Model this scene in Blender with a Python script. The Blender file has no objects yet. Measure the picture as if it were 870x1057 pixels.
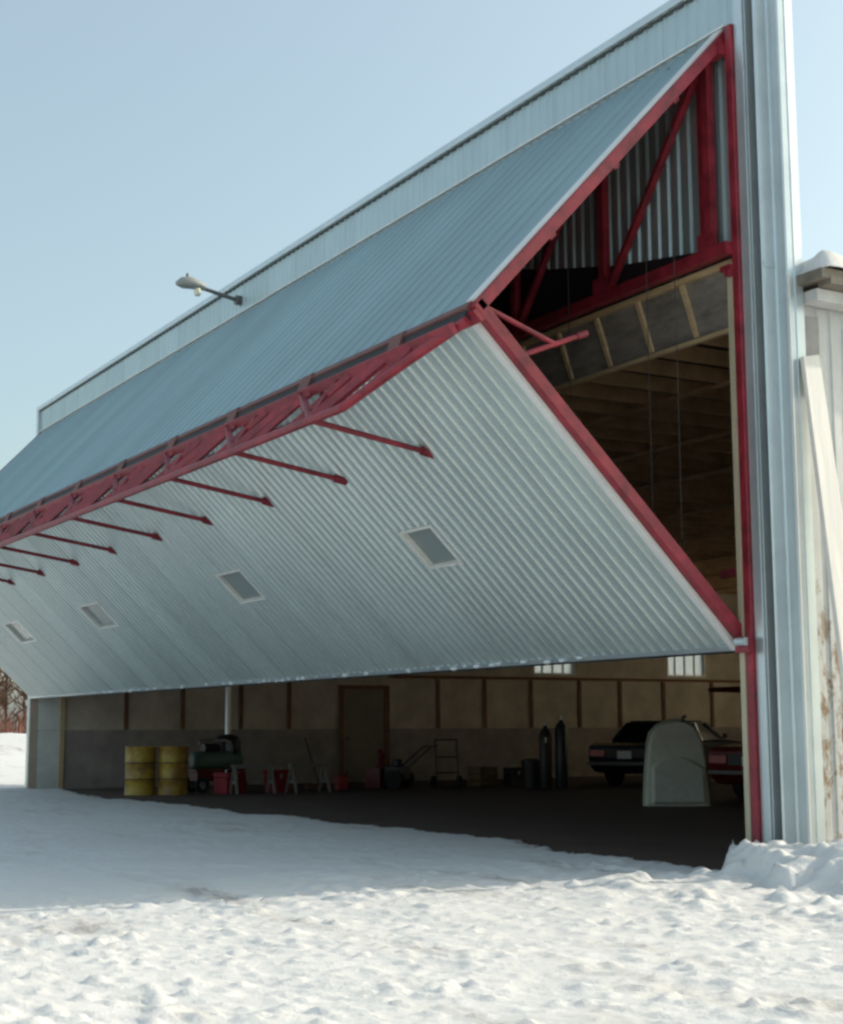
import bpy, bmesh, math, random
import numpy as np
from mathutils import Vector, Matrix
random.seed(7)
R = math.radians
S = bpy.context.scene
COL = S.collection

# ------------------------------------------------------------------ camera
cd = bpy.data.cameras.new('camera'); cam = bpy.data.objects.new('camera', cd); COL.objects.link(cam)
S.camera = cam
CP = Vector((9.853, -8.914, 1.22))
fw = Vector((-0.85700, 0.49570, 0.14081)); rt = Vector((0.50012, 0.86595, -0.00458)); up = Vector((0.12421, -0.06650, 0.99003))
cam.matrix_world = Matrix(((rt.x, up.x, -fw.x, CP.x), (rt.y, up.y, -fw.y, CP.y), (rt.z, up.z, -fw.z, CP.z), (0, 0, 0, 1)))
cd.sensor_fit = 'VERTICAL'; cd.sensor_height = 24; cd.sensor_width = 24; cd.lens = 1569.74 * 24 / 1057
cd.clip_start = 0.1; cd.clip_end = 3000
# ------------------------------------------------------------------ light
SUN_EL, SUN_AZ = 27.0, 9.8            # azimuth clockwise from +Y towards +X
W = bpy.data.worlds.new('World'); S.world = W; W.use_nodes = True
nt = W.node_tree; bg = nt.nodes['Background']; sky = nt.nodes.new('ShaderNodeTexSky')
sky.sky_type = 'NISHITA'; sky.sun_disc = False; sky.sun_elevation = R(SUN_EL); sky.sun_rotation = R(SUN_AZ)
sky.air_density = 1.0; sky.dust_density = 3.5; sky.ozone_density = 1.0
tn = nt.nodes.new('ShaderNodeMix'); tn.data_type = 'RGBA'; tn.blend_type = 'MULTIPLY'; tn.inputs[0].default_value = 1.0; tn.inputs[7].default_value = (0.97, 1.07, 0.97, 1)
nt.links.new(sky.outputs[0], tn.inputs[6]); hz = nt.nodes.new('ShaderNodeMix'); hz.data_type = 'RGBA'; hz.inputs[0].default_value = 0.30; hz.inputs[7].default_value = (3.3, 3.75, 3.8, 1)   # thin high haze
nt.links.new(tn.outputs[2], hz.inputs[6]); nt.links.new(hz.outputs[2], bg.inputs[0]); bg.inputs[1].default_value = 0.135
sd = bpy.data.lights.new('sun', 'SUN'); sun = bpy.data.objects.new('sun', sd); COL.objects.link(sun)
sd.energy = 2.25; sd.angle = R(0.6); sd.color = (1.0, 0.90, 0.78)
sdir = Vector((math.sin(R(SUN_AZ)) * math.cos(R(SUN_EL)), math.cos(R(SUN_AZ)) * math.cos(R(SUN_EL)), math.sin(R(SUN_EL))))
sun.rotation_euler = sdir.to_track_quat('Z', 'Y').to_euler(); sun.location = (5, 20, 30)
S.view_settings.view_transform = 'Standard'; S.view_settings.look = 'None'
S.view_settings.exposure = 0.68; S.view_settings.gamma = 1.0; S.view_settings.use_curve_mapping = False
S.render.engine = 'CYCLES'
S.cycles.max_bounces = 12; S.cycles.diffuse_bounces = 9; S.cycles.glossy_bounces = 4
S.cycles.transmission_bounces = 4; S.cycles.use_denoising = True
S.cycles.pixel_filter_type = 'BLACKMAN_HARRIS'; S.cycles.filter_width = 2.7
S.cycles.caustics_reflective = False; S.cycles.caustics_refractive = False

# ------------------------------------------------------------------ materials
def mat(name, col, rough=0.6, metal=0.0, var=0.12, scale=6.0, bump=0.0, bscale=30.0, col2=None, stretch=(1, 1, 1), spec=0.5, coat=0.0, thr=None):
    m = bpy.data.materials.new(name); m.use_nodes = True; t = m.node_tree; b = t.nodes['Principled BSDF']
    N = t.nodes.new; Lk = t.links.new
    tc = N('ShaderNodeTexCoord'); mp = N('ShaderNodeMapping'); mp.inputs['Scale'].default_value = stretch
    Lk(tc.outputs['Object'], mp.inputs[0])
    nz = N('ShaderNodeTexNoise'); nz.inputs['Scale'].default_value = scale; nz.inputs['Detail'].default_value = 8
    nz.inputs['Roughness'].default_value = 0.65
    Lk(mp.outputs[0], nz.inputs['Vector'])
    rp = N('ShaderNodeValToRGB'); c = Vector(col); d = Vector(col2) if col2 else c * (1 - 2 * var)
    lo, hi = thr if thr else (0.3, 0.7)
    rp.color_ramp.elements[0].position = lo; rp.color_ramp.elements[1].position = hi
    rp.color_ramp.elements[0].color = (*d, 1); rp.color_ramp.elements[1].color = (*(c if col2 else c * (1 + var)), 1)
    Lk(nz.outputs[0], rp.inputs[0]); Lk(rp.outputs[0], b.inputs['Base Color'])
    b.inputs['Metallic'].default_value = metal; b.inputs['Specular IOR Level'].default_value = spec
    mr = N('ShaderNodeMapRange'); mr.inputs[3].default_value = max(0.03, rough - 0.08); mr.inputs[4].default_value = min(1, rough + 0.08)
    Lk(nz.outputs[0], mr.inputs[0]); Lk(mr.outputs[0], b.inputs['Roughness'])
    b.inputs['Coat Weight'].default_value = coat
    if bump:
        n2 = N('ShaderNodeTexNoise'); n2.inputs['Scale'].default_value = bscale; n2.inputs['Detail'].default_value = 6
        Lk(mp.outputs[0], n2.inputs['Vector'])
        bp = N('ShaderNodeBump'); bp.inputs['Strength'].default_value = 1.0; bp.inputs['Distance'].default_value = bump
        Lk(n2.outputs[0], bp.inputs['Height']); Lk(bp.outputs[0], b.inputs['Normal'])
    return m

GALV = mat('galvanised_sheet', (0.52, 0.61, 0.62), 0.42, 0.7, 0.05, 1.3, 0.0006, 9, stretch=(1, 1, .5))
GALV_UP = mat('galvanised_sheet_upper', (0.31, 0.44, 0.47), 0.5, 0.5, 0.06, 1.2, 0.0006, 9, stretch=(1, .5, .5))  # darker, bluer base colour than the other galvanised sheets
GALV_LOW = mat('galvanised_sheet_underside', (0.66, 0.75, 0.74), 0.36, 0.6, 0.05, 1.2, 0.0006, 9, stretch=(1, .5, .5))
TRIM = mat('galvanised_trim', (0.62, 0.69, 0.71), 0.34, 0.55, 0.06, 2, 0.0006, 8)
TRIM_DK = mat('dark_trim_recess', (0.16, 0.17, 0.18), 0.5, 0.5, 0.1, 2)
WHITE = mat('white_flashing', (0.78, 0.78, 0.76), 0.4, 0.1, 0.04, 3)
RED = mat('red_oxide_paint', (0.29, 0.026, 0.042), 0.46, 0.0, 0.28, 5, 0.0006, 40)
RED_DULL = mat('red_brown_rubber_seal', (0.19, 0.085, 0.075), 0.7, 0.0, 0.15, 5)
SEAL = mat('black_rubber', (0.02, 0.02, 0.022), 0.6, 0, 0.1, 5)
WOODL = mat('pine_lumber', (0.62, 0.47, 0.27), 0.65, 0, 0.12, 3, 0.001, 30, stretch=(1, 1, 8))
WOODJ = mat('joist_lumber', (0.47, 0.30, 0.16), 0.7, 0, 0.18, 3, 0.001, 30)
WOODY = mat('door_frame_lumber', (0.50, 0.44, 0.31), 0.6, 0, 0.1, 3, stretch=(4, 4, .6))
PLY = mat('weathered_plywood', (0.27, 0.245, 0.215), 0.8, 0, 0.25, 2.5, 0.001, 20, stretch=(1, 3, 3))
DARK_SHEET = mat('brown_black_sheet', (0.018, 0.013, 0.014), 0.8, 0, 0.2, 2)
BOARD = mat('beige_fibreboard', (0.64, 0.57, 0.47), 0.85, 0, 0.14, 1.6, 0.001, 14)
WAIN = mat('dark_wainscot_plywood', (0.38, 0.335, 0.31), 0.8, 0, 0.16, 1.8, 0.001, 14)
BATTEN = mat('stud_wood', (0.22, 0.11, 0.06), 0.7, 0, 0.15, 3)
DOORM = mat('faded_door_paint', (0.28, 0.235, 0.18), 0.6, 0, 0.1, 2)
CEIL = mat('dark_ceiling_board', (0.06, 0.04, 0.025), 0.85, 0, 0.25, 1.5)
CREAM = mat('cream_jamb_paint', (0.62, 0.50, 0.40), 0.6, 0, 0.08, 3)
CABLE = mat('steel_cable', (0.16, 0.15, 0.14), 0.5, 0.4, 0.05, 10)
CABLE_DULL = mat('greasy_cable', (0.07, 0.06, 0.055), 0.6, 0.1, 0.05, 10)
def banded(m, w=.914, amt=.07, axis=0):
    t = m.node_tree; b = t.nodes['Principled BSDF']; N = t.nodes.new; Lk = t.links.new; src = b.inputs['Base Color'].links[0].from_socket
    tc = N('ShaderNodeTexCoord'); sp = N('ShaderNodeSeparateXYZ'); Lk(tc.outputs['Object'], sp.inputs[0])
    d = N('ShaderNodeMath'); d.operation = 'DIVIDE'; d.inputs[1].default_value = w; Lk(sp.outputs[axis], d.inputs[0])
    f = N('ShaderNodeMath'); f.operation = 'FLOOR'; Lk(d.outputs[0], f.inputs[0])
    wn = N('ShaderNodeTexWhiteNoise'); wn.noise_dimensions = '1D'; Lk(f.outputs[0], wn.inputs['W'])
    fr = N('ShaderNodeMath'); fr.operation = 'FRACT'; Lk(d.outputs[0], fr.inputs[0])
    ln = N('ShaderNodeMath'); ln.operation = 'GREATER_THAN'; ln.inputs[1].default_value = .975; Lk(fr.outputs[0], ln.inputs[0])
    mr = N('ShaderNodeMapRange'); mr.inputs[3].default_value = 1 - amt; mr.inputs[4].default_value = 1 + amt * .6; Lk(wn.outputs['Value'], mr.inputs[0])
    sb = N('ShaderNodeMath'); sb.operation = 'MULTIPLY_ADD'; sb.inputs[1].default_value = -.16; Lk(ln.outputs[0], sb.inputs[0]); Lk(mr.outputs[0], sb.inputs[2])
    mx = N('ShaderNodeVectorMath'); mx.operation = 'SCALE'; Lk(src, mx.inputs[0]); Lk(sb.outputs[0], mx.inputs['Scale']); Lk(mx.outputs[0], b.inputs['Base Color'])
banded(GALV_UP); banded(GALV_LOW, amt=.06); banded(GALV, amt=.05)
def snow_mat():
    m = bpy.data.materials.new('snow'); m.use_nodes = True; t = m.node_tree; b = t.nodes['Principled BSDF']; N = t.nodes.new; Lk = t.links.new
    tc = N('ShaderNodeTexCoord')
    n1 = N('ShaderNodeTexNoise'); n1.inputs['Scale'].default_value = 0.9; n1.inputs['Detail'].default_value = 9; n1.inputs['Roughness'].default_value = 0.7
    mp = N('ShaderNodeMapping'); mp.inputs['Scale'].default_value = (0.3, 1.3, 1); mp.inputs['Rotation'].default_value = (0, 0, R(-60))
    Lk(tc.outputs['Object'], mp.inputs[0]); Lk(mp.outputs[0], n1.inputs['Vector'])
    rp = N('ShaderNodeValToRGB'); e = rp.color_ramp.elements
    e[0].position = 0.33; e[0].color = (0.42, 0.40, 0.38, 1); e[1].position = 0.46; e[1].color = (0.76, 0.75, 0.73, 1)
    k = e.new(0.385); k.color = (0.66, 0.64, 0.61, 1)
    Lk(n1.outputs[0], rp.inputs[0]); Lk(rp.outputs[0], b.inputs['Base Color'])
    b.inputs['Roughness'].default_value = 0.65; b.inputs['Specular IOR Level'].default_value = 0.3
    h1 = N('ShaderNodeTexNoise'); h1.inputs['Scale'].default_value = 22; h1.inputs['Detail'].default_value = 8; h1.inputs['Roughness'].default_value = 0.7
    Lk(tc.outputs['Object'], h1.inputs['Vector'])
    bp = N('ShaderNodeBump'); bp.inputs['Distance'].default_value = 0.014; bp.inputs['Strength'].default_value = 0.7
    Lk(h1.outputs[0], bp.inputs['Height']); Lk(bp.outputs[0], b.inputs['Normal'])
    return m
SNOW = snow_mat()
FLOOR = mat('dirty_concrete', (0.13, 0.088, 0.072), 0.75, 0, 0.3, 0.8, 0.004, 9, col2=(0.07, 0.048, 0.04))

# ------------------------------------------------------------------ mesh helpers
def empty(name, label=None, cat=None, loc=(0, 0, 0), rz=0, group=None):
    o = bpy.data.objects.new(name, None); COL.objects.link(o); o.location = loc; o.rotation_euler = (0, 0, rz); o.empty_display_size = .1
    if label: o['label'] = label; o['category'] = cat
    if group: o['group'] = group
    return o
def tag(o, label, cat, group=None):
    o['label'] = label; o['category'] = cat
    if group: o['group'] = group
    return o
def mk(name, bm, m, parent=None, smooth=False, bevel=0, label=None):
    me = bpy.data.meshes.new(name); bmesh.ops.recalc_face_normals(bm, faces=bm.faces); bm.to_mesh(me); bm.free()
    o = bpy.data.objects.new(name, me); COL.objects.link(o); me.materials.append(m)
    if parent: o.parent = parent
    if smooth:
        for f in me.polygons: f.use_smooth = True
        try: me.set_sharp_from_angle(angle=R(40))
        except Exception: pass
    if bevel:
        b = o.modifiers.new('bevel', 'BEVEL'); b.width = bevel; b.segments = 2; b.limit_method = 'ANGLE'
    if label: o['label'] = label
    return o
def B(): return bmesh.new()
def hexa(bm, pts):
    v = [bm.verts.new(p) for p in pts]
    for f in ((0, 1, 2, 3), (4, 5, 6, 7), (0, 1, 5, 4), (1, 2, 6, 5), (2, 3, 7, 6), (3, 0, 4, 7)): bm.faces.new([v[i] for i in f])
    return bm
def box(bm, lo, hi):
    (a, b, c), (d, e, f) = lo, hi
    return hexa(bm, [(a, b, c), (d, b, c), (d, e, c), (a, e, c), (a, b, f), (d, b, f), (d, e, f), (a, e, f)])
def beam(bm, p0, p1, w, h, upv=(0, 0, 1)):
    p0 = Vector(p0); p1 = Vector(p1); d = (p1 - p0).normalized(); u = Vector(upv)
    s = d.cross(u)
    if s.length < 1e-4: s = d.cross(Vector((1, 0, 0)))
    s.normalize(); u = s.cross(d); s *= w / 2; u *= h / 2
    return hexa(bm, [p0 - s - u, p0 + s - u, p0 + s + u, p0 - s + u, p1 - s - u, p1 + s - u, p1 + s + u, p1 - s + u])
def cyl(bm, p0, p1, r0, r1=None, n=16):
    r1 = r0 if r1 is None else r1
    p0 = Vector(p0); p1 = Vector(p1); d = (p1 - p0).normalized(); q = d.to_track_quat('Z', 'Y')
    A = []; C = []
    for k in range(n):
        a = 2 * math.pi * k / n; v = q @ Vector((math.cos(a), math.sin(a), 0))
        A.append(bm.verts.new(p0 + v * r0)); C.append(bm.verts.new(p1 + v * r1))
    for k in range(n): bm.faces.new((A[k], A[(k + 1) % n], C[(k + 1) % n], C[k]))
    bm.faces.new(A[::-1]); bm.faces.new(C); return bm
def tube(bm, pts, r, n=8):
    rings = []; pts = [Vector(p) for p in pts]
    for i, p in enumerate(pts):
        d = (pts[min(i + 1, len(pts) - 1)] - pts[max(i - 1, 0)]).normalized(); q = d.to_track_quat('Z', 'Y')
        rr = r[i] if isinstance(r, (list, tuple)) else r
        rings.append([bm.verts.new(p + q @ Vector((math.cos(2 * math.pi * k / n) * rr, math.sin(2 * math.pi * k / n) * rr, 0))) for k in range(n)])
    for a, b in zip(rings, rings[1:]):
        for k in range(n): bm.faces.new((a[k], a[(k + 1) % n], b[(k + 1) % n], b[k]))
    bm.faces.new(rings[0][::-1]); bm.faces.new(rings[-1]); return bm
def lathe(bm, prof, n=24, c=(0, 0, 0)):
    rings = []
    for r, z in prof:
        rings.append([bm.verts.new((c[0] + math.cos(2 * math.pi * k / n) * r, c[1] + math.sin(2 * math.pi * k / n) * r, c[2] + z)) for k in range(n)])
    for a, b in zip(rings, rings[1:]):
        for k in range(n): bm.faces.new((a[k], a[(k + 1) % n], b[(k + 1) % n], b[k]))
    bm.faces.new(rings[0][::-1]); bm.faces.new(rings[-1]); return bm
def prism(bm, poly, f0, f1):
    """poly: list of 2-D points; f0, f1 map a 2-D point to the two end faces"""
    A = [bm.verts.new(f0(*p)) for p in poly]; C = [bm.verts.new(f1(*p)) for p in poly]; n = len(poly)
    bm.faces.new(A); bm.faces.new(C[::-1])
    for k in range(n): bm.faces.new((A[k], A[(k + 1) % n], C[(k + 1) % n], C[k]))
    return bm
PITCH = 0.1524
def rib_profile(x0, x1, h=0.026, crest=0.45, PITCH=0.1524):
    """(x, n) points of a trapezoidal ribbed sheet"""
    pts = []; x = x0
    fl = PITCH * (1 - crest) - 0.03; cr = PITCH * crest - 0.0
    pts.append((x0, 0))
    x = x0 + 0.02
    while x + PITCH < x1:
        pts += [(x, 0), (x + .015, h), (x + .015 + cr, h), (x + .03 + cr, 0)]
        x += PITCH
    pts.append((x1, 0)); return pts
def ribbed(name, x0, x1, fmap, s0, s1, m, parent, h=0.026, crest=0.45, back=-0.02, nseg=1, wob=0.0, holes=(), pitch=0.1524):
    """sheet with ribs along s; fmap(x, s, n) -> point.  holes: (x0,x1,s0,s1) cut out at whole ribs"""
    bm = B(); prof = rib_profile(x0, x1, h, crest, pitch)
    rows = sorted(set([s0 + (s1 - s0) * i / nseg for i in range(nseg + 1)] + [v for hh in holes for v in hh[2:]]))
    rnd = random.Random(5); ph = rnd.random() * 9
    grid = []
    for s in rows:
        grid.append([bm.verts.new(fmap(x, s, n + wob * math.sin(x * 1.7 + s * 2.1 + ph) * math.sin(x * .53 + s))) for x, n in prof])
    for i in range(len(rows) - 1):
        for j in range(len(prof) - 1):
            xm = (prof[j][0] + prof[j + 1][0]) / 2; sm = (rows[i] + rows[i + 1]) / 2
            if any(a < xm < b and c < sm < d for a, b, c, d in holes): continue
            bm.faces.new((grid[i][j], grid[i][j + 1], grid[i + 1][j + 1], grid[i + 1][j]))
    return mk(name, bm, m, parent)

# ================================================================== SETTING
def vnoise(x, y, seed):
    rs = np.random.RandomState(seed); T = rs.rand(256, 256)
    xi = np.floor(x).astype(int); yi = np.floor(y).astype(int); fx = x - xi; fy = y - yi
    fx = fx * fx * (3 - 2 * fx); fy = fy * fy * (3 - 2 * fy)
    g = lambda a, b: T[a % 256, b % 256]
    return (g(xi, yi) * (1 - fx) + g(xi + 1, yi) * fx) * (1 - fy) + (g(xi, yi + 1) * (1 - fx) + g(xi + 1, yi + 1) * fx) * fy - .5
def fbm(x, y, f, seed, oct=4, g=.5):
    a = 1; t = 0
    for k in range(oct): t = t + a * vnoise(x * f + 17.3 * k, y * f + 9.1 * k, seed + k); a *= g; f *= 2.03
    return t
def sstep(a, b, x):
    t = np.clip((x - a) / (b - a), 0, 1); return t * t * (3 - 2 * t)
def snow_h(x, y):
    near = sstep(60, 20, np.hypot(x + 2, y + 4))
    rough = 0.35 + 0.65 * sstep(-2.2, 0.4, x + 0.18 * (y + 4) + 0.8 * fbm(x, y, .7, 3, 3))   # trampled where x is large
    u = .5 * x + .866 * y; v = -.866 * x + .5 * y                     # u runs along the ploughed lanes
    h = 0.045 + 0.04 * fbm(x, y, .35, 11, 3) * near
    h = h + near * (0.022 * fbm(u * .28, v, 1.5, 71, 4, .55))              # plough and tyre streaks
    rut = np.abs(np.sin(v * 2.1 + 1.2 * fbm(u, v, .25, 73, 2))) 
    h = h - near * .012 * sstep(.35, .1, rut) * (.5 + fbm(u, v, .4, 75, 2))
    h = h + near * rough * 0.020 * fbm(u * .7, v, 3.2, 21, 5, .62)
    cl = np.maximum(0, fbm(x, y * 1.2, 8.5, 41, 2, .5) - 0.24 + .25 * fbm(x, y, .8, 45, 2))
    h = h + near * rough * np.minimum(cl * 0.12, .022)
    cl2 = np.maximum(0, fbm(x, y, 17, 61, 2, .5) - 0.20 + .2 * fbm(x, y, .9, 47, 2))
    h = h + near * rough * np.minimum(cl2 * 0.09, .013)
    # big chunk of snow banked against the right jamb
    top = 0.25 + 0.13 * fbm(x, y, 2.0, 81, 3) + .05 * fbm(x, y, 8, 83, 4, .6) + .07 * np.exp(-((x + y * .9 - .05) / .16) ** 2)
    pile = sstep(-.03, .04, x + 1.0 * np.minimum(y + .30, .25) + .05 * fbm(x, y, 5, 84, 2)) * sstep(-1.0, -0.45, y + .35 * fbm(x, y, 2.3, 82, 4, .6)) 
    h = h + pile * np.maximum(top, .05) * (1 - 0.25 * sstep(.5, 3, x))
    chunks = np.maximum(0, fbm(x, y, 3.3, 91, 3, .55) - .02) * sstep(-3.0, -1.2, y) * sstep(-.5, .6, x) * sstep(.9, -.2, y)
    h = h + .16 * chunks
    # ragged melt edge at the door sill
    edge = -0.14 + .35 * fbm(x, y * .6, .45, 101, 3) + .22 * fbm(x, y, 2.3, 103, 5, .7) + .12 * fbm(x, y, 9, 105, 3, .6) + .28 * np.exp(-((x + 5.3) / 1.6) ** 2) - .15 * np.exp(-((x + 2.2) / .9) ** 2)
    inside = sstep(0, .28, y - edge) * sstep(.32, .2, x) * sstep(-22.2, -21.9, x)
    h = h * (1 - inside) - 0.30 * inside
    under = sstep(.15, .5, y) * sstep(.5, .35, x) * sstep(-22.2, -21.9, x) * sstep(21.2, 20.4, y)
    h = h * (1 - under) - .30 * under
    # distant snow bank beyond the far corner
    d = np.hypot((x + 52) / 6.5, (y - 8) / 14); h = h + 1.15 * np.exp(-d ** 2) * (1 + .5 * fbm(x, y, .25, 111, 4))
    far = sstep(40, 90, np.hypot(x, y)); h = h + far * .6 * fbm(x, y, .03, 121, 3)
    return h
def axis(segs):
    out = []
    for a, b, st in segs: out += list(np.arange(a, b - st * .3, st))
    return out
xs = axis([(-25, -9, .11), (-9, -3, .055), (-3, 7.2, .03), (7.2, 14, .15)]); ys = axis([(-12, -8.2, .12), (-8.2, -4.6, .03), (-4.6, .8, .034), (.8, 3, .12), (3, 24, .6)])
def grow(a, s, lim, sgn):
    o = []; x = a
    while abs(x) < lim: s *= 1.22; x += sgn * s; o.append(x)
    return o
xs = grow(xs[0], .3, 1400, -1)[::-1] + xs + grow(xs[-1], .3, 1400, 1); ys = grow(ys[0], .3, 1400, -1)[::-1] + ys + grow(ys[-1], .5, 1400, 1)
xs = np.array(xs); ys = np.array(ys); X, Y = np.meshgrid(xs, ys); Z = snow_h(X, Y)
nx, ny = len(xs), len(ys)
me = bpy.data.meshes.new('snow_ground'); co = np.stack([X, Y, Z], -1).reshape(-1, 3).astype(np.float32)
i, j = np.meshgrid(np.arange(nx - 1), np.arange(ny - 1)); a = (j * nx + i).ravel()
q = np.stack([a, a + 1, a + nx + 1, a + nx], -1).astype(np.int32)
me.vertices.add(len(co)); me.vertices.foreach_set('co', co.ravel()); me.loops.add(q.size); me.loops.foreach_set('vertex_index', q.ravel())
me.polygons.add(len(q)); me.polygons.foreach_set('loop_start', np.arange(0, q.size, 4, dtype=np.int32)); me.polygons.foreach_set('loop_total', np.full(len(q), 4, np.int32))
me.polygons.foreach_set('use_smooth', np.ones(len(q), bool)); me.update(); me.validate(); me.materials.append(SNOW)
g = bpy.data.objects.new('snow_ground', me); COL.objects.link(g); g['kind'] = 'structure'
o = mk('floor', box(B(), (-21.9, -0.75, -0.12), (.30, 20.5, 0.0)), FLOOR); o['kind'] = 'structure'

# ================================================================== HANGAR
WX, T, BZ, YF, ZF = -21.753, 7.47, 1.89, 2.718, 4.529
H = empty('hangar', 'large metal aircraft hangar with ribbed galvanised walls and a red bifold door standing half open', 'hangar')
# false front above the opening
fmap = lambda x, s, n: (x, 0.03 - n, s)
ribbed('front_wall', -21.9, .14, fmap, 5.46, 7.50, GALV, H, h=.026, crest=.5)
ribbed('parapet', -21.9, .14, fmap, 7.505, 7.97, GALV, H, h=.013, crest=.5)
poly = [(.12, 7.974), (-21.9, 7.974)]; x = -21.9 + .02
while x < .0: poly += [(x + .02, 7.968), (x + .02, 7.945), (x + .085, 7.945), (x + .085, 7.968)]; x += PITCH
bm = prism(B(), poly, lambda a, b: (a, .0, b), lambda a, b: (a, .022, b))
mk('foam_closure', bm, mat('grey_foam', (.09, .11, .12), .8, 0, .1, 5), H)
mk('wall_backing', box(box(B(), (-21.9, .045, 5.46), (.14, .18, 7.97)), (-21.9, .183, 4.97), (.14, .2, 5.5)), GALV, H)
bm = B(); box(bm, (-21.92, -.045, 7.9745), (.30, .22, 8.055)); mk('parapet_cap', bm, TRIM, H, bevel=.008)
bm = B()
for x0, x1 in [(-21.9, -14.6), (-14.58, -7.3), (-7.28, -.02)]: box(bm, (x0, -.030, 7.492), (x1, .0, 7.508))
mk('drip_flashing', bm, WHITE, H)
# clumps of old snow lying on the drip flashing
# dark sheet low on the wall, upper edge rising to the left
bm = prism(B(), [(-.25, 5.47), (-1.65, 5.70), (-3.0, 6.02), (-5.2, 6.7), (-8.2, 7.4), (-21.6, 7.4), (-21.6, 5.47)], lambda x, z: (x, .003, z), lambda x, z: (x, -.016, z))
mk('dark_wall_sheet', bm, DARK_SHEET, H)
# header truss
TR = mk('header_truss', box(box(B(), (-21.6, -.13, 5.345), (.02, -.03, 5.455)), (-21.6, -.13, 7.20), (.02, -.03, 7.30)), RED, H)
k = 0; x = -.22
while x > -21.6:
    mk('post', box(B(), (x - .045, -.12, 5.455), (x + .045, -.04, 7.20)), RED, TR)
    if x - 1.58 > -21.7: mk('diagonal', beam(B(), (x - .10, -.08, 7.18), (x - 1.50, -.08, 5.48), .05, .07, (0, 1, 0)), RED, TR)
    x -= 1.58
for q_ in range(7):
    gxx = -.22 - 1.58 * q_
    mk('gusset_plate', prism(B(), [(gxx - .13, 5.456), (gxx + .13, 5.456), (gxx + .07, 5.60), (gxx - .13, 5.60)], lambda a, b: (a, -.124, b), lambda a, b: (a, -.132, b)), RED, TR)
mk('post', box(B(), (-.42, -.035, 5.46), (-.36, 0.0, 7.40)), RED, TR)
# inclined plywood apron with pine stiffeners
ap0, ap1 = (.03, 5.31), (.20, 4.77)
bm = hexa(B(), [(-21.7, ap0[0], ap0[1]), (-.05, ap0[0], ap0[1]), (-.05, ap1[0], ap1[1]), (-21.7, ap1[0], ap1[1]),
                (-21.7, ap0[0] + .03, ap0[1] + .01), (-.05, ap0[0] + .03, ap0[1] + .01), (-.05, ap1[0] + .03, ap1[1] + .01), (-21.7, ap1[0] + .03, ap1[1] + .01)])
AP = mk('header_apron', bm, PLY, H)
mk('rail', beam(B(), (-21.7, .015, 5.30), (-.05, .015, 5.30), .05, .055), WOODL, AP)
mk('rail', beam(B(), (-21.7, .185, 4.76), (-.05, .185, 4.76), .05, .04), WOODL, AP)
x = -.10
while x > -21.6:
    mk('stiffener', beam(B(), (x, ap0[0] - .014, ap0[1] - .03), (x, ap1[0] - .014, ap1[1] + .03), .055, .03, (0, -.95, -.3)), WOODL, AP); x -= .66
# right jamb
mk('jamb_lining', box(B(), (-.042, -.072, 0), (.018, .06, 5.27)), WOODY, H)
mk('door_post', box(B(), (.022, -.065, 0), (.105, .0, 7.46)), RED, H, bevel=.006)
bm = B()
mk('corner_trim', box(box(B(), (.109, -.03, 0), (.215, .2, 7.97)), (.222, -.012, 0), (.235, .1, 7.97)), TRIM, H, bevel=.004)
mk('corner_recess', box(B(), (.238, .075, 0), (.322, .2, 7.97)), TRIM_DK, H)  # recess coloured darker than the trim beside it
# folded corner post of the facade: bright side face, inner front face and return
bm = prism(B(), [(.325, .0), (.335, -.012), (.352, .0), (.356, .12), (.375, .132), (.47, .132), (.478, .12), (.49, .118), (.50, .132), (.503, .19), (.495, .20), (.503, .21), (.503, .30), (.325, .30)],
           lambda x, y: (x, y, 0), lambda x, y: (x, y, 8.0))
mk('corner_post', bm, TRIM, H)
for z_ in (2.6, 5.15): mk('lap_joint', prism(B(), [(.352, -.004), (.361, -.002), (.361, .127), (.352, .127)], lambda x, y: (x, y, z_), lambda x, y: (x, y, z_ + .05)), TRIM, H)
mk('corner_bead', box(B(), (.497, .122, 0), (.512, .137, 5.05)), WHITE, H)
mk('lock_bar', beam(B(), (-.42, .10, 2.55), (.03, -.03, 2.55), .05, .07), RED, H)
mk('guide_bracket', box(box(B(), (-.10, -.10, 5.20), (.03, -.06, 5.25)), (-.02, -.12, 5.14), (.03, -.05, 5.20)), RED, H)
# left jamb and far side wall (with two window openings)
mk('jamb_board', box(B(), (-21.78, -.03, 0), (-21.735, .13, 5.3)), CREAM, H)
mk('corner_trim', box(B(), (-21.93, -.035, 0), (-21.782, .02, 7.97)), TRIM, H)
wy = [(12.55, 13.83), (16.79, 18.11)]; wz = (2.53, 3.45)
bm = B(); segs = [(.13, wy[0][0]), (wy[0][1], wy[1][0]), (wy[1][1], 20.5)]
box(bm, (-21.9, .13, 0), (-21.75, 20.5, wz[0])); box(bm, (-21.9, .13, wz[1]), (-21.75, 20.5, 4.95))
for a_, b_ in segs: box(bm, (-21.9, a_, wz[0] + .0005), (-21.75, b_, wz[1] - .0005))
SW = mk('side_wall', bm, BOARD, H)
mk('wainscot', box(box(B(), (-21.75, .14, 0), (-21.728, 7.15, 1.215)), (-21.75, 8.42, 0), (-21.728, 20.5, 1.215)), WAIN, SW)
mk('end_post', box(B(), (-21.75, .605, 0), (-21.69, .695, 4.93)), WOODL, SW)
mk('daylit_wall_end', box(box(B(), (-21.728, .145, .0), (-21.712, .60, 1.21)), (-21.75, .145, 1.216), (-21.735, .60, 4.9)), mat('painted_daylight_pale', (.80, .83, .78), .7, 0, .08, 3), SW)  # paler colour paints in the daylight reaching this end of the wall
mk('rail', box(B(), (-21.75, 8.45, 2.40), (-21.70, 20.5, 2.47)), BATTEN, SW)
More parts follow.
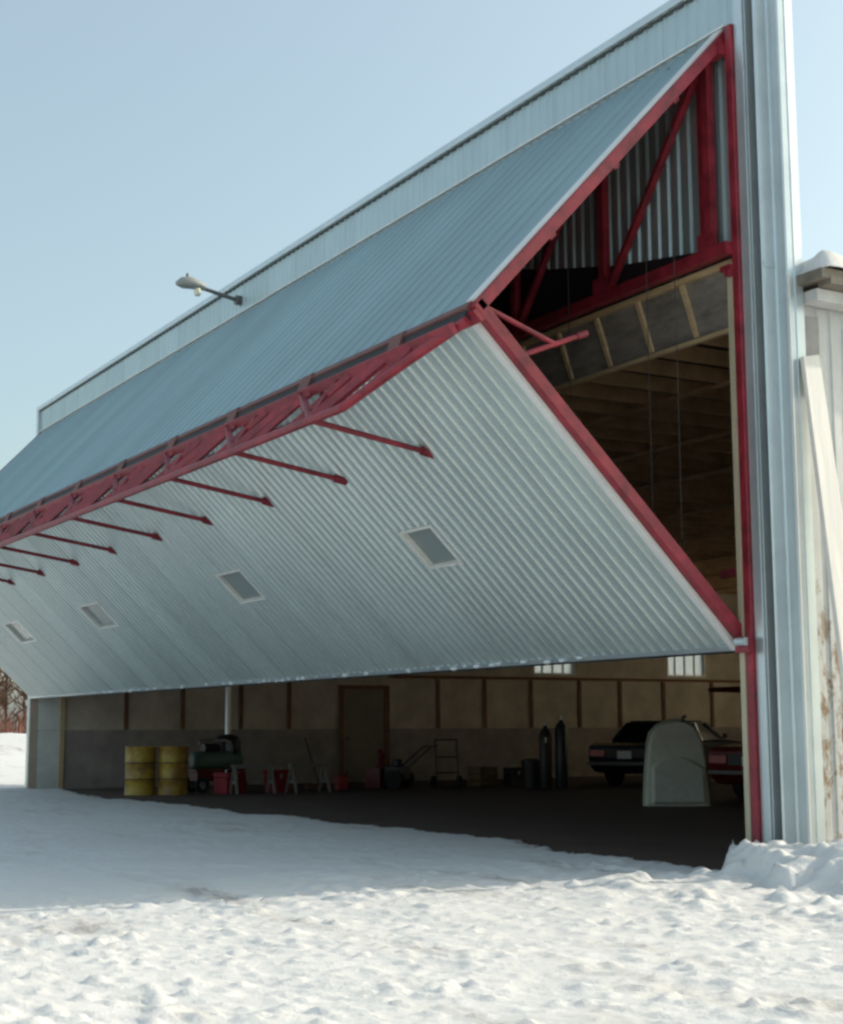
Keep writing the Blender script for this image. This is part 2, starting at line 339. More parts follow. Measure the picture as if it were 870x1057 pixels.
for y in (2.04, 3.32, 4.69, 5.87, 9.79, 11.11, 12.47, 13.95, 15.23, 16.65, 18.29, 19.5):
    z1 = 2.395 if y > 9 else 4.94
    mk('batten', box(B(), (-21.75, y - .045, 1.22), (-21.712, y + .045, z1)), BATTEN, SW)
bm = B(); box(bm, (-21.75, 7.12, 0), (-21.69, 7.24, 2.22)); box(bm, (-21.75, 8.32, 0), (-21.69, 8.44, 2.22)); box(bm, (-21.75, 7.24, 2.12), (-21.69, 8.32, 2.22))
DR = mk('door', box(box(B(), (-21.748, 7.245, .02), (-21.722, 8.315, 2.115)), (-21.722, 7.42, .25), (-21.716, 8.14, 1.0)), DOORM, H, label='plain faded personnel door in the far side wall')
mk('frame', bm, BATTEN, DR)
mk('handle', cyl(B(), (-21.722, 7.36, 1.0), (-21.66, 7.36, 1.0), .03, .035, 12), CABLE, DR)
GL = bpy.data.materials.new('milky_pane'); GL.use_nodes = True; b_ = GL.node_tree.nodes['Principled BSDF']
b_.inputs['Base Color'].default_value = (.80, .80, .76, 1); b_.inputs['Transmission Weight'].default_value = .9; b_.inputs['Roughness'].default_value = .55
for (a_, b_) in wy:
    bm = B(); box(bm, (-21.90, a_, wz[0]), (-21.735, a_ + .05, wz[1])); box(bm, (-21.90, b_ - .05, wz[0]), (-21.735, b_, wz[1]))
    box(bm, (-21.90, a_ + .05, wz[0]), (-21.735, b_ - .05, wz[0] + .05)); box(bm, (-21.90, a_ + .05, wz[1] - .05), (-21.735, b_ - .05, wz[1]))
    for q_ in (1, 2, 3): yy = a_ + (b_ - a_) * q_ / 4; box(bm, (-21.85, yy - .018, wz[0] + .05), (-21.80, yy + .018, wz[1] - .05))
    wn = mk('window', bm, WHITE, H, label='small window high in the far side wall')
    mk('pane', box(B(), (-21.835, a_ + .05, wz[0] + .05), (-21.83, b_ - .05, wz[1] - .05)), GL, wn)
bm = B(); bx = [-19.5, -16.2, -12.9, -9.6, -6.3, -3.0]; box(bm, (-21.9, 20.5, 0), (.45, 20.65, 1.5)); box(bm, (-21.9, 20.5, 3.9), (.45, 20.65, 4.95))
e_ = -21.9
for q_ in bx + [.45]: box(bm, (e_, 20.5, 1.5005), (q_ if q_ > 0 else q_, 20.65, 3.8995)); e_ = q_ + 1.5
mk('back_wall', bm, BOARD, H)
TL = bpy.data.materials.new('added_translucent_panel'); TL.use_nodes = True; n_ = TL.node_tree; n_.nodes.remove(n_.nodes['Principled BSDF'])
tb = n_.nodes.new('ShaderNodeBsdfTranslucent'); tb.inputs[0].default_value = (.88, .84, .74, 1); n_.links.new(tb.outputs[0], n_.nodes['Material Output'].inputs[0])
for q_ in bx: mk('added_light_panel', box(B(), (q_ + .001, 20.56, 1.501), (q_ + 1.499, 20.563, 3.899)), TL, H)  # added panels in the unseen back wall, letting sun in to brighten the interior
# near side wall: corrugated outside, stained low down
def stain_mat():
    m = mat('stained_siding', (.56, .57, .56), .6, .25, .08, 2, .001, 12)
    t = m.node_tree; b = t.nodes['Principled BSDF']; N = t.nodes.new; Lk = t.links.new
    src = b.inputs['Base Color'].links[0].from_socket
    tc = N('ShaderNodeTexCoord'); mp = N('ShaderNodeMapping'); mp.inputs['Scale'].default_value = (5, 7, 4.5); Lk(tc.outputs['Object'], mp.inputs[0])
    nz = N('ShaderNodeTexNoise'); nz.inputs['Scale'].default_value = 1.0; nz.inputs['Detail'].default_value = 6; nz.inputs['Roughness'].default_value = .7; Lk(mp.outputs[0], nz.inputs['Vector'])
    rp = N('ShaderNodeValToRGB'); rp.color_ramp.elements[0].position = .50; rp.color_ramp.elements[1].position = .62; Lk(nz.outputs[0], rp.inputs[0])
    sp = N('ShaderNodeSeparateXYZ'); Lk(tc.outputs['Object'], sp.inputs[0])
    mr = N('ShaderNodeMapRange'); mr.inputs[1].default_value = 3.0; mr.inputs[2].default_value = 1.8; Lk(sp.outputs[2], mr.inputs[0])
    mu = N('ShaderNodeMath'); mu.operation = 'MULTIPLY'; Lk(rp.outputs[0], mu.inputs[0]); Lk(mr.outputs[0], mu.inputs[1])
    mx = N('ShaderNodeMix'); mx.data_type = 'RGBA'; Lk(mu.outputs[0], mx.inputs[0]); Lk(src, mx.inputs[6]); mx.inputs[7].default_value = (.25, .17, .10, 1)
    Lk(mx.outputs[2], b.inputs['Base Color']); return m
SIDING = stain_mat()
pr = rib_profile(.3, 20.6, .012, .5)
bm = B(); rows = [[bm.verts.new((.455 + n, y, z)) for y, n in pr] for z in (0, 4.9)]
for j_ in range(len(pr) - 1): bm.faces.new((rows[0][j_], rows[0][j_ + 1], rows[1][j_ + 1], rows[1][j_]))
mk('near_side_wall', bm, SIDING, H)
mk('near_side_wall_lining', box(B(), (.31, .31, 0), (.45, 20.5, 4.9)), BOARD, H)
mk('siding_patch', box(B(), (.48, .305, 4.33), (.495, .47, 4.72)), mat('grey_patch', (.33, .31, .31), .6, .1, .1, 8), H)
# ceiling, joists and strapping
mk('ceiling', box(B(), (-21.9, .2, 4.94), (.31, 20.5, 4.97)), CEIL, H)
x = -.24
while x > -21.6:
    mk('joist', box(B(), (x - .022, .24, 4.78), (x + .022, 20.49, 4.935)), WOODJ, H); x -= .61
for y in (1.6, 3.4, 5.2, 7.6, 10, 12.5, 15, 17.5): mk('strapping', box(B(), (-21.7, y - .04, 4.745), (.30, y + .04, 4.778)), WOODJ, H)
ROOF = mat('roof_deck', (.24, .21, .17), .7, .1, .2, 4)
mk('roof', box(B(), (-22.0, .23, 4.975), (.80, 20.8, 5.06)), ROOF, H)
bm = B(); box(bm, (.66, .32, 4.93), (.81, 20.8, 5.0)); mk('eave_fascia', bm, ROOF, H)
mk('soffit', box(B(), (.485, .31, 4.82), (.655, 20.8, 4.925)), mat('pale_soffit', (.62, .62, .60), .6, 0, .1, 3), H)
# snow lying on the roof
gx = np.concatenate([np.linspace(-21.9, -1, 60), np.linspace(-.9, .86, 40)]); gy = np.concatenate([np.arange(.26, 2.5, .05), np.linspace(2.6, 20.7, 60)])
GX, GY = np.meshgrid(gx, gy); ed = sstep(.86, .62, GX) * sstep(.24, .40, GY)
GZ = 5.065 + ed * (.20 + .16 * fbm(GX, GY, 1.9, 201, 3) + .05 * fbm(GX, GY, 6, 203, 3))
bm = B(); vs = [[bm.verts.new((GX[a, b], GY[a, b], GZ[a, b])) for b in range(len(gx))] for a in range(len(gy))]
for a in range(len(gy) - 1):
    for b in range(len(gx) - 1): bm.faces.new((vs[a][b], vs[a][b + 1], vs[a + 1][b + 1], vs[a + 1][b]))
so = mk('roof_snow', bm, SNOW, None, smooth=True); tag(so, 'lumpy snow lying on the low roof behind the corner of the hangar', 'snow')
# lifting cables
for x, y, z0 in ((-.62, -.18, 2.1), (-1.05, -.16, 2.4), (-2.3, -.16, 3.6), (-8, -.16, 2.2), (-15, -.16, 2.2)):
    mk('lift_cable', cyl(B(), (x, y, z0), (x, y, 7.3), .0045, .0045, 6), CABLE_DULL, H)

# ---------------- bifold door leaves
LU = math.hypot(YF, T - ZF); LL = math.hypot(YF, ZF - BZ)
du = (-YF / LU, (ZF - T) / LU); nu = (-(T - ZF) / LU, YF / LU)
dl = (YF / LL, (BZ - ZF) / LL); nl = (-(ZF - BZ) / LL, -YF / LL)
UP = lambda x, s, n: (x, du[0] * s + nu[0] * n, T + du[1] * s + nu[1] * n)
LO = lambda x, s, n: (x, -YF + dl[0] * s + nl[0] * n, ZF + dl[1] * s + nl[1] * n)
def pbox(bm, F, x0, x1, s0, s1, n0, n1):
    return hexa(bm, [F(x0, s0, n0), F(x1, s0, n0), F(x1, s1, n0), F(x0, s1, n0), F(x0, s0, n1), F(x1, s0, n1), F(x1, s1, n1), F(x0, s1, n1)])
XL, XR = -21.76, 0.0
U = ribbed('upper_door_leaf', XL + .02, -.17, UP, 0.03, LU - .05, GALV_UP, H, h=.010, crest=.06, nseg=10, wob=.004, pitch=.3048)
U['label'] = 'upper half of the folded door, blue-grey galvanised sheet facing the sky'
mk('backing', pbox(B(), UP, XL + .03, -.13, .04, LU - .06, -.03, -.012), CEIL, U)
for xe in (XR, XL + .085):
    mk('edge_channel', pbox(B(), UP, xe - .085, xe, .0, LU - .02, -.09, .012), RED, U, bevel=.006)
mk('edge_flashing', pbox(B(), UP, -.16, -.04, 0.02, LU - .05, .0125, .03), WHITE, U)
mk('bottom_channel', pbox(pbox(B(), UP, XL, XR - .088, LU - .05, LU + .04, -.10, .02), UP, XL, XR - .088, LU - .12, LU - .05, -.14, -.035), RED_DULL, U)
for s in (.9, 1.9, 2.9): mk('girt', pbox(B(), UP, XL + .12, -.12, s - .04, s + .04, -.14, -.032), RED, U)
x = -1.2
while x > -21.5: mk('stud', pbox(B(), UP, x - .03, x + .03, .1, LU - .14, -.12, -.034), RED, U); x -= 1.77
# thin lap joints in the upper sheet
wins = [(-3.66, -2.98), (-8.42, -7.66), (-14.20, -13.40), (-18.75, -17.95)]
prof = rib_profile(XL + .02, -.17, .03, .5)
def snap(v):  # window edges sit in a valley between ribs
    x0 = XL + .02 + .02; k = round((v - x0) / PITCH); return x0 + k * PITCH - .004
wh = [(snap(a), snap(b)) for a, b in wins]
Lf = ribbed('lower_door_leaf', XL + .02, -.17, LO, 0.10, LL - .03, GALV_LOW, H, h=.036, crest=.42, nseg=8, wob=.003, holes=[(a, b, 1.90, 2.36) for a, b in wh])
Lf['label'] = 'lower half of the folded door, ribbed silver sheet with four small windows'
bm = B()
cuts = [XL + .03] + [v for ab in sorted(wh) for v in ab] + [-.13]
pbox(bm, LO, XL + .03, -.13, .1, 1.9, -.03, -.012); pbox(bm, LO, XL + .03, -.13, 2.36, LL - .04, -.03, -.012)
for a_, b_ in zip(cuts[::2], cuts[1::2]): pbox(bm, LO, a_, b_, 1.9, 2.36, -.03, -.012)
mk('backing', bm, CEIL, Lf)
for xe in (XR, XL + .085):
    mk('edge_channel', pbox(B(), LO, xe - .085, xe, .0, LL, -.09, .012), RED, Lf, bevel=.006)
mk('edge_flashing', pbox(B(), LO, -.165, -.088, .12, LL - .02, .0125, .05), WHITE, Lf)
mk('top_channel', pbox(pbox(B(), LO, XL, XR, .03, .14, .0145, .055), LO, XL, XR - .088, .0, .09, -.14, .005), RED, Lf)
mk('bottom_flashing', pbox(B(), LO, XL, -.088, LL - .06, LL - .005, .0, .036), TRIM, Lf)
mk('bottom_seal', pbox(B(), LO, XL, -.05, LL - .004, LL + .035, -.06, .02), SEAL, Lf)
for s in (.9, 1.75, 2.9): mk('girt', pbox(B(), LO, XL + .12, -.12, s - .04, s + .04, -.14, -.032), RED, Lf)
x = -1.2
while x > -21.5: mk('stud', pbox(B(), LO, x - .03, x + .03, .1, LL - .14, -.12, -.034), RED, Lf); x -= 1.77
WINF = mat('window_reveal', (.84, .82, .76), .5, 0, .06, 5)
PANE = bpy.data.materials.new('dusty_glass'); PANE.use_nodes = True; pb = PANE.node_tree.nodes['Principled BSDF']
pb.inputs['Base Color'].default_value = (.26, .30, .29, 1); pb.inputs['Roughness'].default_value = .18; pb.inputs['Specular IOR Level'].default_value = .7
for a_, b_ in wh:
    bm = B(); f = .028
    pbox(bm, LO, a_ - .02, a_ + f, 1.87, 2.39, -.03, .038); pbox(bm, LO, b_ - f, b_ + .02, 1.87, 2.39, -.03, .038)
    pbox(bm, LO, a_ + f, b_ - f, 1.87, 1.87 + f, -.03, .038); pbox(bm, LO, a_ + f, b_ - f, 2.39 - f, 2.39, -.03, .038)
    mk('window_frame', bm, WINF, Lf); mk('window_pane', pbox(B(), LO, a_ + f, b_ - f, 1.87 + f, 2.39 - f, -.025, -.012), PANE, Lf)
mk('fold_gap_shade', hexa(B(), [(XL, -YF - .02, ZF - .005), (XR - .09, -YF - .02, ZF - .005), (XR - .09, -YF + .04, ZF - .02), (XL, -YF + .04, ZF - .02), (XL, -YF - .055, ZF - .115), (XR - .09, -YF - .055, ZF - .115), (XR - .09, -YF + .0, ZF - .13), (XL, -YF + .0, ZF - .13)]), SEAL, Lf)  # black strip puts the shade of the open fold slots into colour
# hinges along the fold
x = -1.2
while x > -21.6:
    bm = B(); hexa(bm, [(x - .11, -YF - .03, ZF + .03), (x + .11, -YF - .03, ZF + .03), (x + .11, -YF + .02, ZF + .04), (x - .11, -YF + .02, ZF + .04),
                        (x - .11, -YF - .085, ZF - .11), (x + .11, -YF - .085, ZF - .11), (x + .11, -YF - .03, ZF - .11), (x - .11, -YF - .03, ZF - .11)])
    mk('hinge', bm, RED_DULL, Lf); x -= 1.77
# outrigger truss along the fold
CB = (-3.15, 3.92); CA = (-2.83, 4.36)
TS = mk('outrigger_truss', tube(B(), [(-.06, -2.76, 4.40), (-.75, -2.98, 4.15), (-1.45, *CB), (-20.3, *CB), (-21.0, -2.98, 4.15), (-21.7, -2.76, 4.40)], .042, 8), RED, H)
mk('chord', beam(B(), (-.1, -2.86, 4.335), (-21.7, -2.86, 4.335), .05, .095, (0, -.5, .85)), RED, TS)
CC = LO(0, .36, .06)[1:]
mk('chord', beam(B(), (-2.5, *CC), (-21.2, *CC), .05, .05), RED, TS)
mk('web', beam(B(), (-.75, -2.98, 4.16), (-.35, -2.85, 4.33), .04, .05), RED, TS); mk('web', beam(B(), (-1.2, -3.09, 4.0), (-.75, -2.87, 4.33), .04, .05), RED, TS)
n_ = 0; x = -2.06
while x > -20.3:
    mk('web', beam(B(), (x, *CB), (x + .88, *CA), .06, .08), RED, TS)
    mk('web', beam(B(), (x, *CB), (x - .88, *CA), .06, .08), RED, TS)
    mk('web', beam(B(), (x - .04, *CB), (x - .04, *CA), .045, .045), RED, TS)
    mk('web', beam(B(), (x - .44, -3.145, 3.925), (x + .20, -2.86, 4.32), .04, .06), RED, TS)
    mk('web', beam(B(), (x - 1.30, -3.145, 3.925), (x - .60, -2.86, 4.32), .04, .06), RED, TS)
    mk('web', beam(B(), (x - .44, *CA), (x - .44 - .6, *CC), .04, .06), RED, TS)
    if x < -3: mk('web', beam(B(), (x, *CB), (x + .70, *CC), .045, .06), RED, TS)
    mk('web', beam(B(), (x, *CB), (x - .70, *CC), .045, .06), RED, TS)
    if x + .88 < -1.5: mk('strut', beam(B(), (x + .88, *CB), (x + .88, *CC), .04, .04), RED, TS)
    # brace back to the face of the leaf
    bm = tube(B(), [(x, CB[0], CB[1]), (x, -1.93, 3.735)], .026, 10); cyl(bm, (x, -2.02, 3.75), (x, -1.885, 3.725), .045, .045, 12)
    mk('brace', bm, RED, TS)
    x -= 1.77
# bracket at the near end of the fold, inside the leaf
bm = tube(B(), [(-.06, -2.66, 4.56), (-.06, -1.90, 4.31)], .022, 8)
tube(bm, [(-.06, -2.30, 4.16), (-.06, -1.62, 4.44)], .022, 8); cyl(bm, (-.06, -1.70, 4.407), (-.06, -1.60, 4.448), .03, .03, 12)
mk('end_bracket', bm, RED, H)
# bottom roller at the jamb
bm = box(B(), (-.02, -.14, 1.84), (.15, -.086, 1.97)); mk('roller_bracket', bm, RED, H); mk('roller', cyl(B(), (.02, -.16, 1.93), (.14, -.16, 1.93), .035, .035, 14), TRIM, H)
# bits of ice along the bottom flashing
ICE = mat('ice', (.85, .87, .9), .3, 0, .03, 8)
rnd = random.Random(3); bm = B()
for q_ in range(70):
    x = -21 + 19 * rnd.random(); r = .012 + .02 * rnd.random(); c = Vector(LO(x, LL - .02 - .03 * rnd.random(), .04))
    bmesh.ops.create_icosphere(bm, subdivisions=1, radius=r, matrix=Matrix.Translation(c) @ Matrix.Diagonal((2.2, 1, .8, 1)))
mk('frost', bm, ICE, H)

# ================================================================== LAMP ON THE PARAPET
lx = -11.1
L_ = empty('flood_lamp', 'outdoor lamp on a short grey arm reaching out from the parapet', 'lamp', (lx, .0, 7.72))
GREY = mat('grey_cast_metal', (.16, .16, .16), .5, .4, .1, 10)
mk('mounting_plate', cyl(B(), (0, .02, 0), (0, -.06, 0.0), .075, .075, 16), GREY, L_)
mk('arm', tube(B(), [(0, -.03, 0), (0, -.12, .015), (0, -.35, .06), (0, -.58, .105)], .030, 10), GREY, L_)
bm = B(); tube(bm, [(0, -.56, .12), (0, -.66, .145), (0, -.80, .165), (0, -.93, .145), (0, -1.02, .12)], [.05, .075, .095, .085, .03], 14); mk('lamp_head', bm, mat('pale_grey_paint', (.35, .36, .34), .5, .1, .1, 8), L_, smooth=True)
mk('bulb', lathe(B(), [(.01, -.09), (.045, -.075), (.058, -.03), (.05, .03), (.02, .05)], 16, (0, -.68, .06)), mat('pale_glass_bulb', (.85, .83, .66), .25, 0, .03, 5), L_, smooth=True)
mk('photocell', cyl(B(), (0, -.84, .235), (0, -.84, .30), .03, .022, 10), GREY, L_)

# ================================================================== LEANING PLANK
PLK = mat('white_painted_plank', (.80, .76, .70), .5, 0, .07, 2.5, .001, 15, stretch=(1, 6, .5))
bm = hexa(B(), [(.53, .20, 4.33), (.575, .20, 4.33), (.575, .385, 4.37), (.53, .385, 4.37), (.98, .235, .05), (1.03, .235, .05), (1.03, .52, .05), (.98, .52, .05)])
tag(mk('leaning_plank', bm, PLK, None, bevel=.006), 'long white plank leaning against the stained outside wall at the corner of the hangar', 'plank')

# ================================================================== THINGS INSIDE
# drums
HOOP = mat('rusty_hoop', (.16, .08, .03), .6, 0, .2, 6)
def drum(loc, rz, m, label):
    t = empty('oil_drum', label, 'drum', loc, rz, 'yellow drums just inside the door')
    h = .90; r = .292
    prof = [(.0, .012), (r - .02, .012), (r - .015, 0), (r, 0), (r, .02), (r - .008, .03), (r - .008, .27), (r + .004, .285), (r + .004, .305), (r - .008, .32), (r - .008, .57), (r + .004, .585), (r + .004, .605), (r - .008, .62), (r - .008, h - .03), (r, h - .02), (r, h), (r - .015, h), (r - .02, h - .015), (0.0, h - .015)]
    prof = [(max(a, .001), b) for a, b in prof]
    mk('barrel', lathe(B(), prof, 40), m, t, smooth=True); [mk('hoop', lathe(B(), [(r - .01, z_ - .017), (r + .007, z_ - .012), (r + .007, z_ + .012), (r - .01, z_ + .017)], 40), HOOP, t, smooth=True) for z_ in (.295, .595)]; mk('bung', cyl(B(), (.17, 0, h - .014), (.17, 0, h + .008), .03, .03, 12), CABLE, t); return t
YEL = mat('yellow_drum_paint', (.50, .36, .055), .45, 0, .15, 3, col2=(.28, .13, .03), thr=(.38, .62))
YEL2 = mat('yellow_drum_paint_rusty', (.48, .33, .045), .5, 0, .15, 3, col2=(.22, .12, .04), thr=(.38, .55))
drum((-18.15, 1.10, 0), .4, YEL2, 'rust-streaked yellow drum, the left of the pair, nearest the far corner of the door opening')
drum((-17.90, 1.66, 0), 2.1, YEL, 'bright yellow drum, right of the other drum and next to the red cart')
DARK = mat('dark_painted_metal', (.035, .03, .032), .4, .2, .1, 5); DRED = mat('workshop_red_paint', (.16, .018, .022), .4, 0, .1, 5)
GRN = mat('dull_green_paint', (.10, .15, .12), .45, 0, .1, 5); LGT = mat('bare_alloy', (.55, .55, .55), .3, .7, .06, 6); TYRE = mat('tyre_rubber', (.02, .02, .02), .8, 0, .1, 10)
def local(o): return o
# compressor on red cart
t = empty('air_compressor', 'dark air compressor with green tank on a red wheeled frame beside the yellow drums', 'compressor', (-18.30, 2.70, 0), R(8))
bm = B(); tube(bm, [(-.0, -.55, .62), (0, -.50, .62), (0, .50, .62), (0, .55, .62)], [.12, .18, .18, .12], 20); mk('tank', bm, GRN, t, smooth=True)
bm = B(); box(bm, (-.2, -.55, .40), (.2, .55, .45)); box(bm, (-.16, -.5, .22), (.16, .5, .40)); mk('cart_frame', bm, DRED, t, bevel=.01)
for y_ in (-.42, .42):
    for x_ in (-.2, .2): w_ = mk('wheel', cyl(B(), (x_ - .03, y_, .15), (x_ + .03, y_, .15), .15, .15, 20), TYRE, t); mk('rim', cyl(B(), (x_ - .034, y_, .15), (x_ + .034, y_, .15), .07, .07, 14), LGT, w_)
bm = B(); cyl(bm, (0, -.30, .85), (0, .02, .85), .10, .10, 18); cyl(bm, (0, .12, .80), (0, .12, 1.0), .08, .07, 14); mk('motor', bm, DARK, t, smooth=True)
bm = B(); tube(bm, [(.05, -.42, .96), (.05, -.3, 1.0), (.05, .15, 1.0), (.05, .3, .96)], .03, 10); mk('air_pipe', bm, LGT, t, smooth=True)
mk('flywheel', cyl(B(), (.0, .30, .84), (.0, .36, .84), .17, .17, 22), DARK, t)
# stove pipe
bm = B(); cyl(bm, (0, 0, 1.12), (0, 0, 4.75), .055, .055, 16); t = empty('stove_pipe', 'bright metal stove pipe rising behind the compressor', 'pipe', (-19.05, 3.25, 0)); mk('pipe', bm, mat('zinc_pipe', (.85, .88, .9), .35, .3, .03, 5), t, smooth=True)
bm = B(); lathe(bm, [(.02, .35), (.24, .36), (.27, .5), (.27, 1.0), (.2, 1.08), (.08, 1.12)], 20); s_ = mk('stove_body', bm, DARK, t, smooth=True)
bm = B()
for a_ in range(4): an = a_ * math.pi / 2 + .78; cyl(bm, (.18 * math.cos(an), .18 * math.sin(an), 0), (.16 * math.cos(an), .16 * math.sin(an), .38), .02, .02, 8)
mk('legs', bm, DARK, t)
# red tool boxes
def crate_box(loc, rz, size, m, label, cat, name):
    t = empty(name, label, cat, loc, rz); x_, y_, z_ = size
    mk('body', box(B(), (-x_ / 2, -y_ / 2, 0), (x_ / 2, y_ / 2, z_ * .74)), m, t, bevel=.012)
    mk('lid', box(B(), (-x_ / 2 - .008, -y_ / 2 - .008, z_ * .75), (x_ / 2 + .008, y_ / 2 + .008, z_)), m, t, bevel=.015)
    mk('handle', tube(B(), [(0, -y_ * .2, z_), (0, -y_ * .2, z_ + .05), (0, y_ * .2, z_ + .05), (0, y_ * .2, z_)], .01, 8), LGT, t)
    mk('latch', box(B(), (x_ / 2 + .008, -.02, z_ * .62), (x_ / 2 + .022, .02, z_ * .82)), LGT, t); return t
REDB = mat('bright_red_plastic', (.30, .02, .03), .4, 0, .1, 5)
crate_box((-17.65, 2.72, 0), R(20), (.36, .50, .40), REDB, 'red tool box on the floor between the compressor and the grey trestles', 'tool box', 'tool_box')
crate_box((-17.45, 3.62, 0), R(5), (.30, .42, .44), REDB, 'red fuel chest standing behind the legs of the grey trestles', 'chest', 'fuel_chest')
# trestles
GRYW = mat('grey_trestle_paint', (.22, .20, .18), .6, 0, .12, 5)
def trestle(loc, rz, label):
    t = empty('trestle', label, 'trestle', loc, rz, 'grey trestles on the hangar floor')
    mk('top_rail', beam(B(), (0, -.42, .52), (0, .42, .52), .07, .07), GRYW, t)
    for y_ in (-.36, .36):
        for x_ in (-1, 1): mk('leg', beam(B(), (0.03 * x_, y_, .50), (.2 * x_, y_ * 1.05, 0), .045, .045, (0, 1, 0)), GRYW, t)
        mk('brace', beam(B(), (-.12, y_ * 1.03, .22), (.12, y_ * 1.03, .22), .02, .06), GRYW, t)
trestle((-17.2, 3.00, 0), R(-4), 'grey wooden trestle in front of the red tool box'); trestle((-17.1, 4.12, 0), R(6), 'grey wooden trestle, the right of the two, with bare floor to its right')
# broom / auger / heap
t = empty('push_broom', 'dark push broom leaning against the side wall left of the personnel door', 'broom', (-18.6, 5.05, 0))
mk('handle', cyl(B(), (0, .05, .06), (-.35, -.12, 1.05), .018, .018, 8), DARK, t); mk('brush', box(B(), (-.04, -.25, 0), (.05, .28, .09)), BATTEN, t)
t = empty('jerry_can', 'small red fuel can on the floor at the foot of the broom', 'fuel can', (-17.7, 5.15, 0), R(15)); mk('can_body', box(B(), (-.07, -.15, 0), (.07, .15, .30)), REDB, t, bevel=.025)
mk('spout', cyl(B(), (0, .1, .29), (0, .17, .38), .02, .015, 10), SEAL, t); mk('handle', tube(B(), [(0, -.1, .29), (0, -.1, .35), (0, .05, .35), (0, .05, .29)], .012, 8), REDB, t)
# snow blower
t = empty('snow_blower', 'dark walk-behind snow blower parked in front of the personnel door', 'snow blower', (-17.9, 6.25, 0), R(35))
bm = B(); prism(bm, [(-.30, .02), (.05, .02), (.05, .42), (-.12, .46), (-.30, .34)], lambda a, b: (a, -.34, b), lambda a, b: (a, .34, b)); mk('auger_housing', bm, DRED, t, bevel=.01)
bm = B(); box(bm, (.05, -.18, .18), (.50, .18, .46)); cyl(bm, (.28, 0, .46), (.28, 0, .60), .12, .10, 14); mk('engine', bm, DARK, t, bevel=.02)
for y_ in (-.26, .26): mk('wheel', cyl(B(), (.33, y_ - .06, .19), (.33, y_ + .06, .19), .19, .19, 20), TYRE, t)
for y_ in (-.2, .2): mk('handlebar', tube(B(), [(.40, y_, .40), (.95, y_, .85), (1.10, y_, .87)], .016, 8), DARK, t)
mk('chute', tube(B(), [(-.08, 0, .42), (-.08, 0, .66), (-.16, .02, .76)], [.08, .075, .07], 12), DRED, t)
# hand truck
t = empty('hand_truck', 'upright dark steel hand truck standing against the wall beside the wooden crate', 'hand truck', (-17.75, 7.65, 0), R(-10))
bm = B()
for y_ in (-.24, .24): tube(bm, [(0, y_, .02), (-.10, y_, 1.0)], .018, 8)
for z_ in (.3, .62, .98): beam(bm, (-.03 * z_ * 3, -.24, z_), (-.03 * z_ * 3, .24, z_), .03, .03)
mk('frame', bm, DARK, t); mk('toe_plate', box(B(), (0, -.24, 0), (.22, .24, .015)), DARK, t)
for y_ in (-.29, .29): mk('wheel', cyl(B(), (-.06, y_ - .03, .12), (-.06, y_ + .03, .12), .12, .12, 16), TYRE, t)
# crate, bin
t = empty('wooden_crate', 'small yellowish wooden crate on the floor right of the hand truck', 'crate', (-17.5, 8.35, 0), R(12)); bm = B()
for z_ in (.02, .16, .30): 
    for sx in (-1, 1): box(bm, (sx * .2 - .01, -.24, z_), (sx * .2 + .01, .24, z_ + .11)); box(bm, (-.19, sx * .25 - .01, z_), (.19, sx * .25 + .01, z_ + .11))
mk('slats', bm, mat('crate_wood', (.20, .13, .06), .7, 0, .2, 4), t); bm = B()
for sx in (-1, 1):
    for sy in (-1, 1): box(bm, (sx * .18 - .02, sy * .22 - .02, 0), (sx * .18 + .02, sy * .22 + .02, .42))
mk('corner_posts', bm, BATTEN, t); mk('base', box(B(), (-.185, -.235, .021), (.185, .235, .035)), BATTEN, t)
crate_box((-17.2, 8.95, 0), R(3), (.30, .34, .40), DARK, 'dark metal storage box right beside the wooden crate', 'storage box', 'storage_box')
t = empty('waste_bin', 'black waste bin left of the tall gas cylinders', 'bin', (-16.30, 8.78, 0)); mk('bin_body', lathe(B(), [(.01, 0), (.17, 0), (.21, .5), (.215, .5), (.215, .53), (.19, .53), (.16, .02), (.01, .02)], 22), DARK, t, smooth=True)
mk('bin_lid', lathe(B(), [(.225, .53), (.225, .56), (.12, .60), (.01, .605)], 22), DARK, t, smooth=True)
# gas cylinders
def gas(loc, m, label, h):
    t = empty('gas_cylinder', label, 'gas cylinder', loc, 0, 'welding gas cylinders on the hangar floor')
    mk('bottle', lathe(B(), [(.02, 0), (.12, 0), (.13, .03), (.13, h - .22), (.10, h - .12), (.045, h - .06), (.04, h - .02)], 20), m, t, smooth=True)
    mk('valve', cyl(cyl(B(), (0, 0, h - .02), (0, 0, h + .07), .022, .022, 10), (0, -.03, h + .03), (0, .07, h + .03), .014, .014, 8), LGT, t)
gas((-15.75, 8.75, 0), DARK, 'black welding gas cylinder, the slightly shorter one on the left of the pair', 1.28); gas((-15.62, 9.05, 0), mat('bottle_black', (.03, .035, .045), .35, .1, .1, 4), 'tall black welding gas cylinder, right of its shorter neighbour', 1.40)
tag(mk('paper_tag', box(B(), (-.002, -.03, 0), (.002, .03, .11)), WHITE), 'small white paper tag hanging on the shorter gas cylinder', 'tag'); bpy.data.objects['paper_tag'].location = (-15.63, 8.68, .92)

